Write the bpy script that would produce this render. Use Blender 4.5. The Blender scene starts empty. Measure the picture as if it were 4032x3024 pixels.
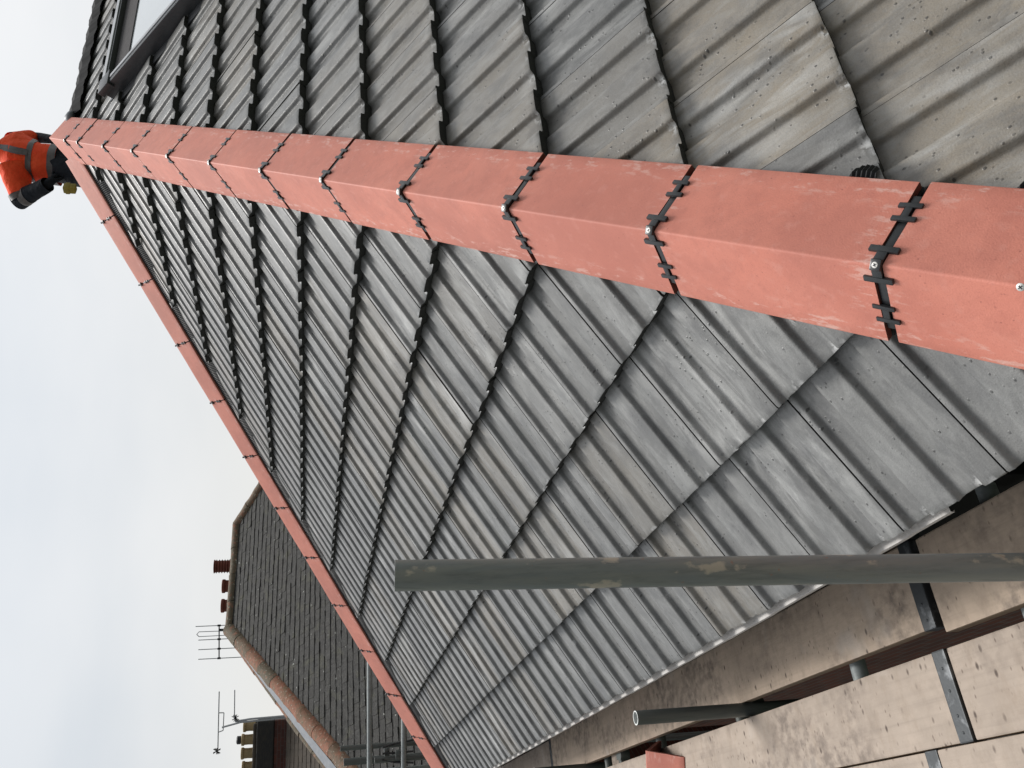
import bpy, bmesh, math, random
from mathutils import Vector, Matrix
from mathutils import noise as mnoise
rnd = random.Random(7)
R = math.radians
S = bpy.context.scene
COL = S.collection

# ------------------------------------------------------------------ camera
cam_d = bpy.data.cameras.new("camera"); cam = bpy.data.objects.new("camera", cam_d); COL.objects.link(cam)
ax = Vector((-0.20637499799566122, 0.09424647405760332, -0.9739234889507493))
ay = -Vector((0.48930570870570683, 0.8718985158263832, -0.01931065839779005))
az = -Vector((0.8473424830788887, -0.48053156007431985, -0.22605339223785942))
m = Matrix((ax, ay, az)).transposed().to_4x4(); m.translation = Vector((-4.357822516531645, 4.1822238768941205, -1.5777987114414025))
cam.matrix_world = m
cam_d.sensor_width = 36; cam_d.lens = 36 * 3337.42 / 4032; cam_d.clip_start = 0.02; cam_d.clip_end = 2000
S.camera = cam
# ------------------------------------------------------------------ light
SUN_AZ = R(-32); SUN_EL = R(60)          # azimuth from +X towards +Y
w = bpy.data.worlds.new("World"); S.world = w; w.use_nodes = True
nt = w.node_tree; nt.nodes.clear()
def wn(t, **k):
    n = nt.nodes.new(t)
    for a, b in k.items(): setattr(n, a, b)
    return n
out = wn('ShaderNodeOutputWorld')
sky = wn('ShaderNodeTexSky', sky_type='NISHITA'); sky.sun_disc = False; sky.sun_elevation = SUN_EL; sky.sun_rotation = R(90) - SUN_AZ
bg1 = wn('ShaderNodeBackground'); bg1.inputs[1].default_value = 0.06
nt.links.new(sky.outputs[0], bg1.inputs[0])
tc = wn('ShaderNodeTexCoord'); mp = wn('ShaderNodeMapping'); mp.inputs['Scale'].default_value = (1.0, 1.0, 2.6)
nz = wn('ShaderNodeTexNoise'); nz.inputs['Scale'].default_value = 1.3; nz.inputs['Detail'].default_value = 5; nz.inputs['Roughness'].default_value = .45
cr = wn('ShaderNodeValToRGB'); cr.color_ramp.elements[0].position = .38; cr.color_ramp.elements[1].position = .64
cr.color_ramp.elements[0].color = (.67, .70, .728, 1); cr.color_ramp.elements[1].color = (.87, .865, .855, 1)
nt.links.new(tc.outputs['Generated'], mp.inputs[0]); nt.links.new(mp.outputs[0], nz.inputs[0]); nt.links.new(nz.outputs[0], cr.inputs[0])
sp = wn('ShaderNodeSeparateXYZ'); nt.links.new(tc.outputs['Generated'], sp.inputs[0])
mr = wn('ShaderNodeMapRange'); mr.inputs[1].default_value = 0.1; mr.inputs[2].default_value = 1.0; mr.inputs[3].default_value = 1.0; mr.inputs[4].default_value = 1.9
nt.links.new(sp.outputs[2], mr.inputs[0])
# the cloud is brighter ahead, over the roof, than behind the photographer
dp = wn('ShaderNodeVectorMath', operation='DOT_PRODUCT'); dp.inputs[1].default_value = (.82, -.50, .28); nt.links.new(tc.outputs['Generated'], dp.inputs[0])
mr2 = wn('ShaderNodeMapRange', interpolation_type='SMOOTHSTEP'); mr2.inputs[1].default_value = -.55; mr2.inputs[2].default_value = .65; mr2.inputs[3].default_value = .14; mr2.inputs[4].default_value = .62
nt.links.new(dp.outputs['Value'], mr2.inputs[0]); mm_ = wn('ShaderNodeMath', operation='MULTIPLY'); nt.links.new(mr.outputs[0], mm_.inputs[0]); nt.links.new(mr2.outputs[0], mm_.inputs[1])
bg2 = wn('ShaderNodeBackground'); nt.links.new(cr.outputs[0], bg2.inputs[0]); nt.links.new(mm_.outputs[0], bg2.inputs[1])
mx = wn('ShaderNodeMixShader'); mx.inputs[0].default_value = .88
nt.links.new(bg1.outputs[0], mx.inputs[1]); nt.links.new(bg2.outputs[0], mx.inputs[2]); nt.links.new(mx.outputs[0], out.inputs[0])
sd = bpy.data.lights.new("sun", 'SUN'); sd.energy = 2.0; sd.angle = R(22); sd.color = (1, .97, .93)
so = bpy.data.objects.new("sun", sd); COL.objects.link(so)
sv = Vector((math.cos(SUN_EL) * math.cos(SUN_AZ), math.cos(SUN_EL) * math.sin(SUN_AZ), math.sin(SUN_EL)))
so.rotation_euler = sv.to_track_quat('Z', 'Y').to_euler(); so.location = (0, 0, 12)
S.view_settings.view_transform = 'Standard'; S.view_settings.look = 'None'; S.view_settings.exposure = 0.66; S.view_settings.gamma = 1.0
S.render.engine = 'CYCLES'

# ------------------------------------------------------------------ materials
class Mat:
    def __init__(s, name, col, rough=.6, spec=.5, metal=0.):
        s.m = bpy.data.materials.new(name); s.m.use_nodes = True; s.nt = s.m.node_tree
        s.b = s.nt.nodes['Principled BSDF']; s.b.inputs['Roughness'].default_value = rough; s.b.inputs['Metallic'].default_value = metal
        s.b.inputs['Specular IOR Level'].default_value = spec; s.b.inputs['Base Color'].default_value = (*col, 1)
        rgb = s.n('ShaderNodeRGB'); rgb.outputs[0].default_value = (*col, 1); s.c = rgb.outputs[0]; s.bump_out = None
        s.tc = s.n('ShaderNodeTexCoord')
    def n(s, t, **k):
        x = s.nt.nodes.new(t)
        for a, b in k.items(): setattr(x, a, b)
        return x
    def l(s, a, b): s.nt.links.new(a, b)
    def coord(s, scale=(1, 1, 1), kind='Object', rot=(0, 0, 0)):
        mp = s.n('ShaderNodeMapping'); mp.inputs['Scale'].default_value = scale; mp.inputs['Rotation'].default_value = rot
        s.l(s.tc.outputs[kind], mp.inputs[0]); return mp.outputs[0]
    def noise(s, scale, lo, hi, detail=4, co=None, rough=.55, dist=0.):
        t = s.n('ShaderNodeTexNoise'); t.inputs['Scale'].default_value = scale; t.inputs['Detail'].default_value = detail; t.inputs['Roughness'].default_value = rough
        t.inputs['Distortion'].default_value = dist
        s.l(co if co else s.coord(), t.inputs[0]); return s.rng(t.outputs[0], lo, hi)
    def voro(s, scale, lo, hi, co=None, feat='F1'):
        t = s.n('ShaderNodeTexVoronoi', feature=feat); t.inputs['Scale'].default_value = scale
        s.l(co if co else s.coord(), t.inputs[0]); return s.rng(t.outputs['Distance'], lo, hi)
    def rng(s, v, lo, hi, a=0., b=1.):
        r = s.n('ShaderNodeMapRange'); r.inputs[1].default_value = lo; r.inputs[2].default_value = hi; r.inputs[3].default_value = a; r.inputs[4].default_value = b
        s.l(v, r.inputs[0]); return r.outputs[0]
    def math(s, op, a, b):
        r = s.n('ShaderNodeMath', operation=op)
        for i, v in enumerate((a, b)):
            if isinstance(v, (int, float)): r.inputs[i].default_value = v
            else: s.l(v, r.inputs[i])
        return r.outputs[0]
    def mix(s, fac, col, amt=1., mode='MIX'):
        if amt != 1.: fac = s.math('MULTIPLY', fac, amt)
        x = s.n('ShaderNodeMix', data_type='RGBA', blend_type=mode)
        s.l(fac, x.inputs[0]) if not isinstance(fac, (int, float)) else setattr(x.inputs[0], 'default_value', fac)
        s.l(s.c, x.inputs[6])
        if isinstance(col, tuple): x.inputs[7].default_value = (*col, 1)
        else: s.l(col, x.inputs[7])
        s.c = x.outputs[2]
    def bump(s, h, strength=.3, dist=.002):
        b = s.n('ShaderNodeBump'); b.inputs['Strength'].default_value = strength; b.inputs['Distance'].default_value = dist
        s.l(h, b.inputs['Height'])
        if s.bump_out: s.l(s.bump_out, b.inputs['Normal'])
        s.bump_out = b.outputs[0]
    def rough(s, v): s.l(v, s.b.inputs['Roughness'])
    def done(s):
        s.l(s.c, s.b.inputs['Base Color'])
        if s.bump_out: s.l(s.bump_out, s.b.inputs['Normal'])
        return s.m

def tile_material():
    M = Mat('concrete_roof_tile', (.142, .142, .137), .5, .7)
    at = M.n('ShaderNodeAttribute', attribute_name='tone'); sepc = M.n('ShaderNodeSeparateColor'); M.l(at.outputs['Color'], sepc.inputs[0])
    tone, tone2, tone3 = sepc.outputs[0], sepc.outputs[1], sepc.outputs[2]
    # every tile has its own shade
    M.mix(M.rng(tone, 0, 1), (.190, .190, .185), 1)
    M.mix(M.rng(tone2, .55, 1), (.285, .240, .180), .85)
    # offset the pattern per tile
    comb = M.n('ShaderNodeCombineXYZ'); M.l(M.math('MULTIPLY', tone, 31.), comb.inputs[0]); M.l(M.math('MULTIPLY', tone2, 17.), comb.inputs[1])
    add = M.n('ShaderNodeVectorMath', operation='ADD')
    uvm = M.coord((1, 1, 1), 'UV'); M.l(uvm, add.inputs[0]); M.l(comb.outputs[0], add.inputs[1]); uvo = add.outputs[0]
    st = M.n('ShaderNodeMapping'); st.inputs['Scale'].default_value = (14., 3.4, 1.); M.l(uvo, st.inputs[0])
    strk = M.noise(1.0, .47, .70, 6, st.outputs[0], .62, .6)            # pale bloom dragged down the slope
    M.mix(M.math('MULTIPLY', M.math('MULTIPLY', strk, M.rng(tone3, .05, .8)), M.noise(1.6, .34, .58, 3)), (.56, .56, .545), .9)
    st2 = M.n('ShaderNodeMapping'); st2.inputs['Scale'].default_value = (8., 6., 1.); M.l(uvo, st2.inputs[0])
    M.mix(M.noise(1.3, .52, .8, 3, st2.outputs[0]), (.09, .09, .09), .55)
    M.mix(M.noise(7, .35, .7, 6, None), (.12, .12, .118), .42)
    M.mix(M.noise(90, .55, .75, 3), (.26, .26, .255), .30); M.mix(M.noise(420, .5, .7, 2), (.09, .09, .088), .35)
    m3 = M.n('ShaderNodeMapping'); m3.inputs['Scale'].default_value = (26., 9., 1.); M.l(uvo, m3.inputs[0])
    M.mix(M.noise(1., .46, .66, 7, m3.outputs[0], .68, .8), (.33, .33, .32), .34)
    m4 = M.n('ShaderNodeMapping'); m4.inputs['Scale'].default_value = (10., 5., 1.); m4.inputs['Location'].default_value = (5, 9, 0); M.l(uvo, m4.inputs[0])
    M.mix(M.noise(1., .50, .66, 6, m4.outputs[0], .66, .5), (.075, .076, .078), .5)
    # pinholes
    hs = M.n('ShaderNodeMapping'); hs.inputs['Scale'].default_value = (62., 50., 1.); M.l(uvo, hs.inputs[0])
    hn = M.n('ShaderNodeMapping'); hn.inputs['Scale'].default_value = (9., 7., 1.); M.l(uvo, hn.inputs[0])
    hole = M.math('MULTIPLY', M.rng(M.voro(1., 0, 1, hs.outputs[0]), .20, .10), M.noise(1., .46, .54, 3, hn.outputs[0]))
    M.mix(hole, (.035, .035, .035), .75)
    # scuffed mortar dust
    sc = M.n('ShaderNodeMapping'); sc.inputs['Scale'].default_value = (30., 11., 1.); sc.inputs['Rotation'].default_value = (0, 0, .5); M.l(uvo, sc.inputs[0])
    sm = M.math('MULTIPLY', M.noise(1., .60, .68, 7, sc.outputs[0], .7), M.noise(2.2, .55, .66, 2))
    M.mix(sm, (.55, .55, .54), .6)
    # chipped laitance at the lower edge (v is metres from the front edge)
    su = M.n('ShaderNodeSeparateXYZ'); M.l(M.tc.outputs['UV'], su.inputs[0])
    uu = M.math('FRACT', M.math('DIVIDE', su.outputs[0], .15), 0.)
    band = M.math('MULTIPLY', M.rng(uu, .38, .48), M.rng(uu, .60, .54))
    edge = M.math('MULTIPLY', band, M.rng(su.outputs[1], .024, .006))
    M.mix(M.math('MULTIPLY', edge, M.noise(75, .45, .54, 5)), (.66, .66, .65), .9)
    e2 = M.math('MULTIPLY', M.rng(su.outputs[1], .012, .002), M.noise(34, .56, .66, 5))
    M.mix(e2, (.5, .5, .5), .6)
    M.bump(M.noise(260, 0, 1, 4), .32, .002); M.bump(M.noise(30, 0, 1, 4), .25, .004); M.bump(M.rng(hole, 0, 1, 1, 0), .5, .002)
    r = M.noise(9, .3, .7, 4); M.rough(M.rng(r, 0, 1, .33, .50))
    return M.done()
MT = tile_material()
def front_material():
    M = Mat('tile_edge_painted_shade', (.05, .05, .048), .8, .3)  # same concrete as the tile; shade of edges and gaps painted in
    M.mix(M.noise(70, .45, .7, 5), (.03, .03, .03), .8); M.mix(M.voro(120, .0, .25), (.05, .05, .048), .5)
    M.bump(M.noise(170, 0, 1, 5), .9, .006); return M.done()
MF = front_material()
def eave_material():
    M = Mat('limed_tray_edge', (.50, .48, .46), .8, .3); M.mix(M.noise(12, .5, .7, 4), (.4, .39, .38), .5)
    M.bump(M.noise(120, 0, 1, 3), .6, .004); return M.done()
ME = eave_material()
def red_material():
    M = Mat('red_concrete_ridge', (.70, .245, .175), .62, .45)
    M.mix(M.noise(5, .35, .7, 4), (.75, .295, .22), .7)
    M.mix(M.noise(16, .45, .75, 6, None, .7), (.44, .15, .115), .55)
    M.mix(M.noise(2.6, .42, .64, 6), (.50, .18, .135), .7); M.mix(M.noise(38, .56, .72, 5), (.78, .38, .31), .30)
    M.mix(M.math('MULTIPLY', M.rng(M.voro(55, 0, 1), .13, .05), M.noise(11, .5, .6, 2)), (.25, .08, .065), .6)
    M.mix(M.noise(240, .55, .8, 2), (.36, .12, .10), .35)
    # scuffs near both edges, stretched along the tile (UV: x along tile, y along arm 0..1)
    su = M.n('ShaderNodeSeparateXYZ'); M.l(M.tc.outputs['UV'], su.inputs[0])
    ed = M.math('MAXIMUM', M.math('MAXIMUM', M.rng(su.outputs[1], .16, .06), M.rng(su.outputs[1], .84, .94)), M.math('MULTIPLY', M.math('MAXIMUM', M.rng(su.outputs[0], .05, .0), M.rng(su.outputs[0], .40, .45)), .8))
    mp = M.n('ShaderNodeMapping'); mp.inputs['Scale'].default_value = (20, 22, 1); M.l(M.tc.outputs['UV'], mp.inputs[0])
    at = M.n('ShaderNodeAttribute', attribute_name='tone'); ad = M.n('ShaderNodeVectorMath', operation='ADD'); M.l(mp.outputs[0], ad.inputs[0]); M.l(at.outputs['Vector'], ad.inputs[1])
    sc = M.noise(1., .54, .62, 7, ad.outputs[0], .65)
    M.mix(M.math('MULTIPLY', ed, sc), (.80, .52, .45), .8)
    M.mix(M.rng(at.outputs['Fac'], 0, 1, 0, .5), (.52, .18, .135))
    M.bump(M.noise(330, 0, 1, 3), .30, .0015); M.bump(M.noise(14, 0, 1, 3), .2, .004)
    return M.done()
MR = red_material()
def simple(name, col, rough=.6, spec=.5, metal=0., dark=None, sc=20, amt=.6, bump=0., bsc=80, lo=.4, hi=.7, stretch=(1, 1, 1)):
    M = Mat(name, col, rough, spec, metal)
    if dark: M.mix(M.noise(sc, lo, hi, 5, M.coord(stretch)), dark, amt)
    if bump: M.bump(M.noise(bsc, 0, 1, 4), bump, .003)
    return M.done()
MDR = simple('ridge_cut_edge', (.22, .07, .05), .8, .3, dark=(.10, .04, .03), sc=40, bump=.5)
MCLIP = simple('black_clip_plastic', (.020, .022, .024), .33, .5, dark=(.04, .042, .044), sc=60, amt=.5, bump=.1, bsc=300)
MROLL = simple('black_hip_roll', (.012, .013, .014), .6, .4, dark=(.03, .03, .03), sc=30, amt=.4, bump=.3)
MSCREW = simple('zinc_screw', (.60, .59, .56), .45, .5, .4, dark=(.5, .5, .48), sc=400, amt=.4)
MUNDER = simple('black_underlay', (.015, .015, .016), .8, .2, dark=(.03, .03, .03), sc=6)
MALU = simple('grey_window_cladding', (.060, .063, .068), .38, .5, .3, dark=(.075, .078, .082), sc=8, amt=.5, bump=.08, bsc=200)
MALUL = simple('pale_window_seal', (.42, .43, .45), .45, .5, dark=(.24, .25, .26), sc=9)
MBLIND = simple('dark_blind_cloth', (.075, .07, .072), .8, .2, dark=(.10, .095, .097), sc=40)
MLEAD = simple('lead_flashing', (.16, .175, .195), .5, .5, .2, dark=(.25, .26, .27), sc=14, bump=.3, bsc=30)
def glass_material():
    M = Mat('window_glass', (.55, .58, .60), .04, 1.0, .0); M.b.inputs['IOR'].default_value = 2.0  # pale base puts the reflected sky into the colour
    M.mix(M.noise(3, .4, .7, 2), (.62, .65, .67), .6); return M.done()
MGL = glass_material()
def tube_material(name, base, green, amt, worn=True):
    M = Mat(name, base, .52, .5, .08)
    M.mix(M.noise(9, .35, .65, 5, M.coord((6, 6, .5))), green, amt)
    M.mix(M.noise(16, .5, .72, 6, M.coord((5, 5, .4)), .7), tuple(c * .52 for c in base), .6)
    if worn:
        M.mix(M.noise(20, .62, .67, 5, M.coord((1, 1, .6))), (.52, .47, .38), .8)
        M.mix(M.noise(60, .68, .74, 3), (.34, .14, .08), .5)
    M.bump(M.noise(120, 0, 1, 4, M.coord((1, 1, .35))), .25, .002)
    M.rough(M.rng(M.noise(14, .3, .7, 4), 0, 1, .42, .68)); return M.done()
MTB = tube_material('galvanised_tube', (.205, .228, .228), (.29, .295, .25), .5)
MTD = tube_material('dark_galvanised_tube', (.095, .108, .104), (.13, .14, .125), .5, False)
MTS = tube_material('bright_galvanised_tube', (.30, .33, .33), (.20, .22, .22), .5, False)
MRIM = simple('tube_rim_painted_light', (.70, .72, .70), .5, .5, .0, dark=(.3, .31, .3), sc=60)  # rim tone lightened, sky light put into the colour
def board_material(name='dusty_scaffold_board', base=(.385, .318, .262)):
    M = Mat(name, base, .75, .35)
    M.mix(M.noise(3.2, .35, .65, 5, M.coord((1, 1.5, 1))), tuple(c * .76 for c in base), .6)
    M.mix(M.noise(9, .45, .7, 6, M.coord((1, 1.3, 1)), .65), tuple(min(1, c * 1.2) for c in base), .5)
    M.mix(M.noise(24, .48, .72, 6, M.coord((1, .45, 1), rot=(0, 0, .8)), .7), (.26, .20, .15), .45); M.mix(M.noise(14, .48, .72, 5, M.coord((.12, 5, 5)), .6), tuple(c * .62 for c in base), .35)
    M.mix(M.math('MULTIPLY', M.noise(2.6, .46, .62, 4), M.noise(30, .40, .65, 5)), (.15, .12, .10), .75)
    M.mix(M.math('MULTIPLY', M.rng(M.voro(26, 0, 1, M.coord((1, .55, 1), rot=(0, 0, .9))), .17, .07), M.noise(7, .40, .50, 2)), (.07, .05, .04), .9)
    M.mix(M.math('MULTIPLY', M.rng(M.voro(60, 0, 1, M.coord((1, .5, 1), rot=(0, 0, .7))), .20, .08), M.noise(9, .48, .56, 2)), (.13, .095, .075), .8)
    M.mix(M.noise(5, .62, .74, 3), (.50, .44, .385), .5)
    M.bump(M.noise(60, 0, 1, 5, M.coord((.6, 1.2, 1))), .35, .003); return M.done()
MB = board_material(); MB2 = board_material('warm_scaffold_board', (.52, .41, .315))  # inner boards are warmer; base also lightened to offset the eave's cast shadow
MBE = simple('sawn_board_edge', (.30, .22, .15), .85, .3, dark=(.15, .11, .08), sc=30, bump=.4)
MBAND = simple('galvanised_end_band', (.055, .06, .064), .5, .5, .4, dark=(.20, .21, .22), sc=22, amt=.7, lo=.52, hi=.62, bump=.3, bsc=60)
def brick_material(name, a, b, mort, scale=1., rotx=R(90)):
    M = Mat(name, a, .85, .3)
    t = M.n('ShaderNodeTexBrick'); t.inputs['Scale'].default_value = scale; t.inputs['Brick Width'].default_value = .225; t.inputs['Row Height'].default_value = .075
    t.inputs['Mortar Size'].default_value = .007; t.inputs['Color1'].default_value = (*a, 1); t.inputs['Color2'].default_value = (*b, 1); t.inputs['Mortar'].default_value = (*mort, 1)
    sx = M.n('ShaderNodeSeparateXYZ'); M.l(M.tc.outputs['Object'], sx.inputs[0]); cx = M.n('ShaderNodeCombineXYZ'); M.l(M.math('ADD', sx.outputs[0], sx.outputs[1]), cx.inputs[0]); M.l(sx.outputs[2], cx.inputs[1]); M.l(cx.outputs[0], t.inputs[0]); M.c = t.outputs[0]
    M.mix(M.noise(7, .4, .7, 5), (.06, .05, .045), .45); M.bump(t.outputs['Fac'], -.5, .005); M.bump(M.noise(60, 0, 1), .3, .004); return M.done()
MBR = brick_material('brown_brick', (.17, .065, .042), (.11, .045, .032), (.14, .12, .10))
MBR2 = brick_material('old_red_brick', (.15, .052, .038), (.09, .036, .03), (.12, .09, .08), rotx=(R(90), R(90)))
MSOOT = simple('sooty_brick', (.045, .045, .046), .9, .2, dark=(.085, .075, .06), sc=10, bump=.5, bsc=30, stretch=(1, 1, 4))
MYP = simple('buff_chimney_pot', (.44, .33, .18), .8, .3, dark=(.22, .17, .10), sc=9, amt=.5, bump=.2)
MRP = simple('red_chimney_pot', (.20, .065, .045), .8, .3, dark=(.12, .04, .03), sc=9, amt=.6, bump=.2)
def clay_material():
    M = Mat('mossy_clay_ridge', (.27, .115, .070), .8, .3)
    at = M.n('ShaderNodeAttribute', attribute_name='tone')
    M.mix(M.noise(7, .45, .62, 6, None, .7), (.16, .12, .07), .75); M.mix(M.noise(22, .52, .66, 5), (.10, .09, .06), .65)
    M.mix(M.math('MULTIPLY', M.rng(at.outputs['Fac'], .3, .8), M.noise(13, .30, .48, 5)), (.105, .09, .06), .95)
    M.mix(M.noise(30, .62, .70, 3), (.45, .44, .36), .7); M.bump(M.noise(30, 0, 1, 5), .6, .015); return M.done()
MCLAY = clay_material()
def slate_material():
    M = Mat('old_plain_tiles', (.034, .033, .031), .85, .25)
    at = M.n('ShaderNodeAttribute', attribute_name='tone')
    M.mix(M.rng(at.outputs['Fac'], 0, 1), (.052, .050, .047), .7)
    M.mix(M.noise(3.5, .40, .68, 5), (.035, .035, .035), .6); M.mix(M.noise(24, .5, .7, 6, None, .7), (.105, .105, .098), .55)
    M.mix(M.noise(60, .5, .7, 3), (.10, .10, .092), .5); M.mix(M.noise(10, .52, .68, 6, M.coord((2, .5, 2)), .7), (.024, .024, .024), .7)
    M.mix(M.noise(16, .69, .73, 3), (.42, .43, .40), .8)
    M.mix(M.noise(6, .56, .7, 4), (.085, .085, .05), .4); M.bump(M.noise(40, 0, 1, 5), .6, .012); return M.done()
MSL = slate_material()
MSL2 = simple('brown_plain_tiles', (.085, .07, .055), .85, .3, dark=(.04, .035, .03), sc=6, bump=.5, bsc=20)
MAER = simple('aerial_aluminium', (.46, .48, .50), .45, .5, .0, dark=(.34, .35, .36), sc=30)
MAERD = simple('aerial_plastic', (.03, .032, .035), .5, .4, dark=(.05, .05, .05), sc=60)
def cloth(name, a, b, sc=14, bump=.5):
    M = Mat(name, a, .85, .2); M.mix(M.noise(sc, .4, .65, 4), b, .6); M.bump(M.noise(9, 0, 1, 3), bump, .03); return M.done()
MVEST = cloth('orange_hi_vis_cloth', (1.0, .115, .04), (.92, .07, .025), 9, 1.)
MTAPE = simple('grey_reflective_tape', (.095, .085, .082), .5, .5, dark=(.17, .15, .145), sc=50, bump=.15)
MNAVY = cloth('dark_navy_clothing', (.011, .014, .020), (.02, .024, .03), 12, .8)
MSKIN = simple('skin', (.52, .30, .22), .55, .4, dark=(.45, .25, .18), sc=20)
MHAIR = simple('dark_hair', (.018, .014, .012), .6, .4, dark=(.03, .025, .02), sc=60, bump=.5, bsc=120)
MPOUCH = simple('yellow_tool_pouch_leather', (.30, .25, .045), .7, .3, dark=(.16, .13, .03), sc=30, bump=.3)
MWHITE = simple('painted_fascia', (.62, .62, .60), .5, .4, dark=(.5, .5, .48), sc=6)
MGRD = simple('asphalt_yard', (.06, .06, .058), .9, .3, dark=(.09, .088, .08), sc=1.2, bump=.4, bsc=30)
MGRASS = simple('grass_ground', (.055, .075, .03), .95, .2, dark=(.035, .05, .02), sc=.6, bump=.5, bsc=8)

# ------------------------------------------------------------------ object helpers
def tag(o, label, cat, group=None):
    o['label'] = label; o['category'] = cat
    if group: o['group'] = group
    return o
def root(name, loc, label, cat, group=None):
    o = bpy.data.objects.new(name, None); COL.objects.link(o); o.location = loc; o.empty_display_size = .1
    return tag(o, label, cat, group)
def obj(name, bm, mats, parent=None, smooth=None, label=None):
    me = bpy.data.meshes.new(name); bm.to_mesh(me); bm.free()
    for mm in (mats if isinstance(mats, (list, tuple)) else [mats]): me.materials.append(mm)
    o = bpy.data.objects.new(name, me); COL.objects.link(o)
    if smooth is not None:
        me.shade_smooth(); me.set_sharp_from_angle(angle=R(smooth))
    if parent:
        o.parent = parent
        pl = parent.matrix_basis.translation.copy() if parent.type == 'EMPTY' else Vector()
        o.location = -pl       # meshes are built in world coordinates
        if parent.type != 'EMPTY': o.location = (0, 0, 0)
    if label: o['label'] = label
    return o
def box(bm, c, ex, ey, ez, bev=0., mi=0):
    """box with centre c and half-extent vectors ex, ey, ez"""
    c, ex, ey, ez = map(Vector, (c, ex, ey, ez)); vs = []
    for i in (-1, 1):
        for j in (-1, 1):
            for k in (-1, 1): vs.append(bm.verts.new(c + ex * i + ey * j + ez * k))
    fs = []
    for q in ((0, 1, 3, 2), (4, 6, 7, 5), (0, 4, 5, 1), (2, 3, 7, 6), (0, 2, 6, 4), (1, 5, 7, 3)):
        f = bm.faces.new([vs[a] for a in q]); f.material_index = mi; fs.append(f)
    bmesh.ops.recalc_face_normals(bm, faces=fs)
    if bev:
        es = list({e for f in fs for e in f.edges})
        bmesh.ops.bevel(bm, geom=es, offset=bev, segments=2, affect='EDGES', profile=.6, clamp_overlap=True)
    return fs
def tube(bm, a, b, r, r2=None, seg=20, cap=True, mi=0, hollow=0., ring=0):
    a, b = Vector(a), Vector(b); d = (b - a); L = d.length; d.normalize(); q = d.to_track_quat('Z', 'Y')
    r2 = r if r2 is None else r2
    def ringv(p, rr): return [bm.verts.new(p + q @ Vector((rr * math.cos(2 * math.pi * i / seg), rr * math.sin(2 * math.pi * i / seg), 0))) for i in range(seg)]
    n = ring + 2
    rs = [ringv(a.lerp(b, i / (n - 1)), r + (r2 - r) * i / (n - 1)) for i in range(n)]
    def bridge(A, B, mi):
        for i in range(seg):
            f = bm.faces.new((A[i], A[(i + 1) % seg], B[(i + 1) % seg], B[i])); f.material_index = mi
    for i in range(n - 1): bridge(rs[i], rs[i + 1], mi)
    if hollow:
        ia, ib = ringv(a, r - hollow), ringv(b, r2 - hollow)
        bridge(ib, ia, mi); bridge(ia, rs[0], 1); bridge(rs[-1], ib, 1)
        c0 = ringv(a, r - hollow - .0004); c1 = ringv(a + d * .03, r - hollow - .0004); bridge(c1, c0, 1)  # pale inner collar paints the skylight inside the tube mouth
    elif cap:
        f = bm.faces.new(rs[0][::-1]); f.material_index = mi; f = bm.faces.new(rs[-1]); f.material_index = mi
def polytube(bm, pts, r, seg=10):
    for a, b in zip(pts[:-1], pts[1:]): tube(bm, a, b, r, seg=seg)
def lathe(bm, c, prof, seg=24, mi=0, axis=Vector((0, 0, 1))):
    q = axis.to_track_quat('Z', 'Y'); c = Vector(c)
    rs = [[bm.verts.new(c + q @ Vector((r * math.cos(2 * math.pi * i / seg), r * math.sin(2 * math.pi * i / seg), z))) for i in range(seg)] for r, z in prof]
    for A, B in zip(rs[:-1], rs[1:]):
        for i in range(seg):
            f = bm.faces.new((A[i], A[(i + 1) % seg], B[(i + 1) % seg], B[i])); f.material_index = mi
    bm.faces.new(rs[0][::-1]).material_index = mi; bm.faces.new(rs[-1]).material_index = mi

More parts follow.
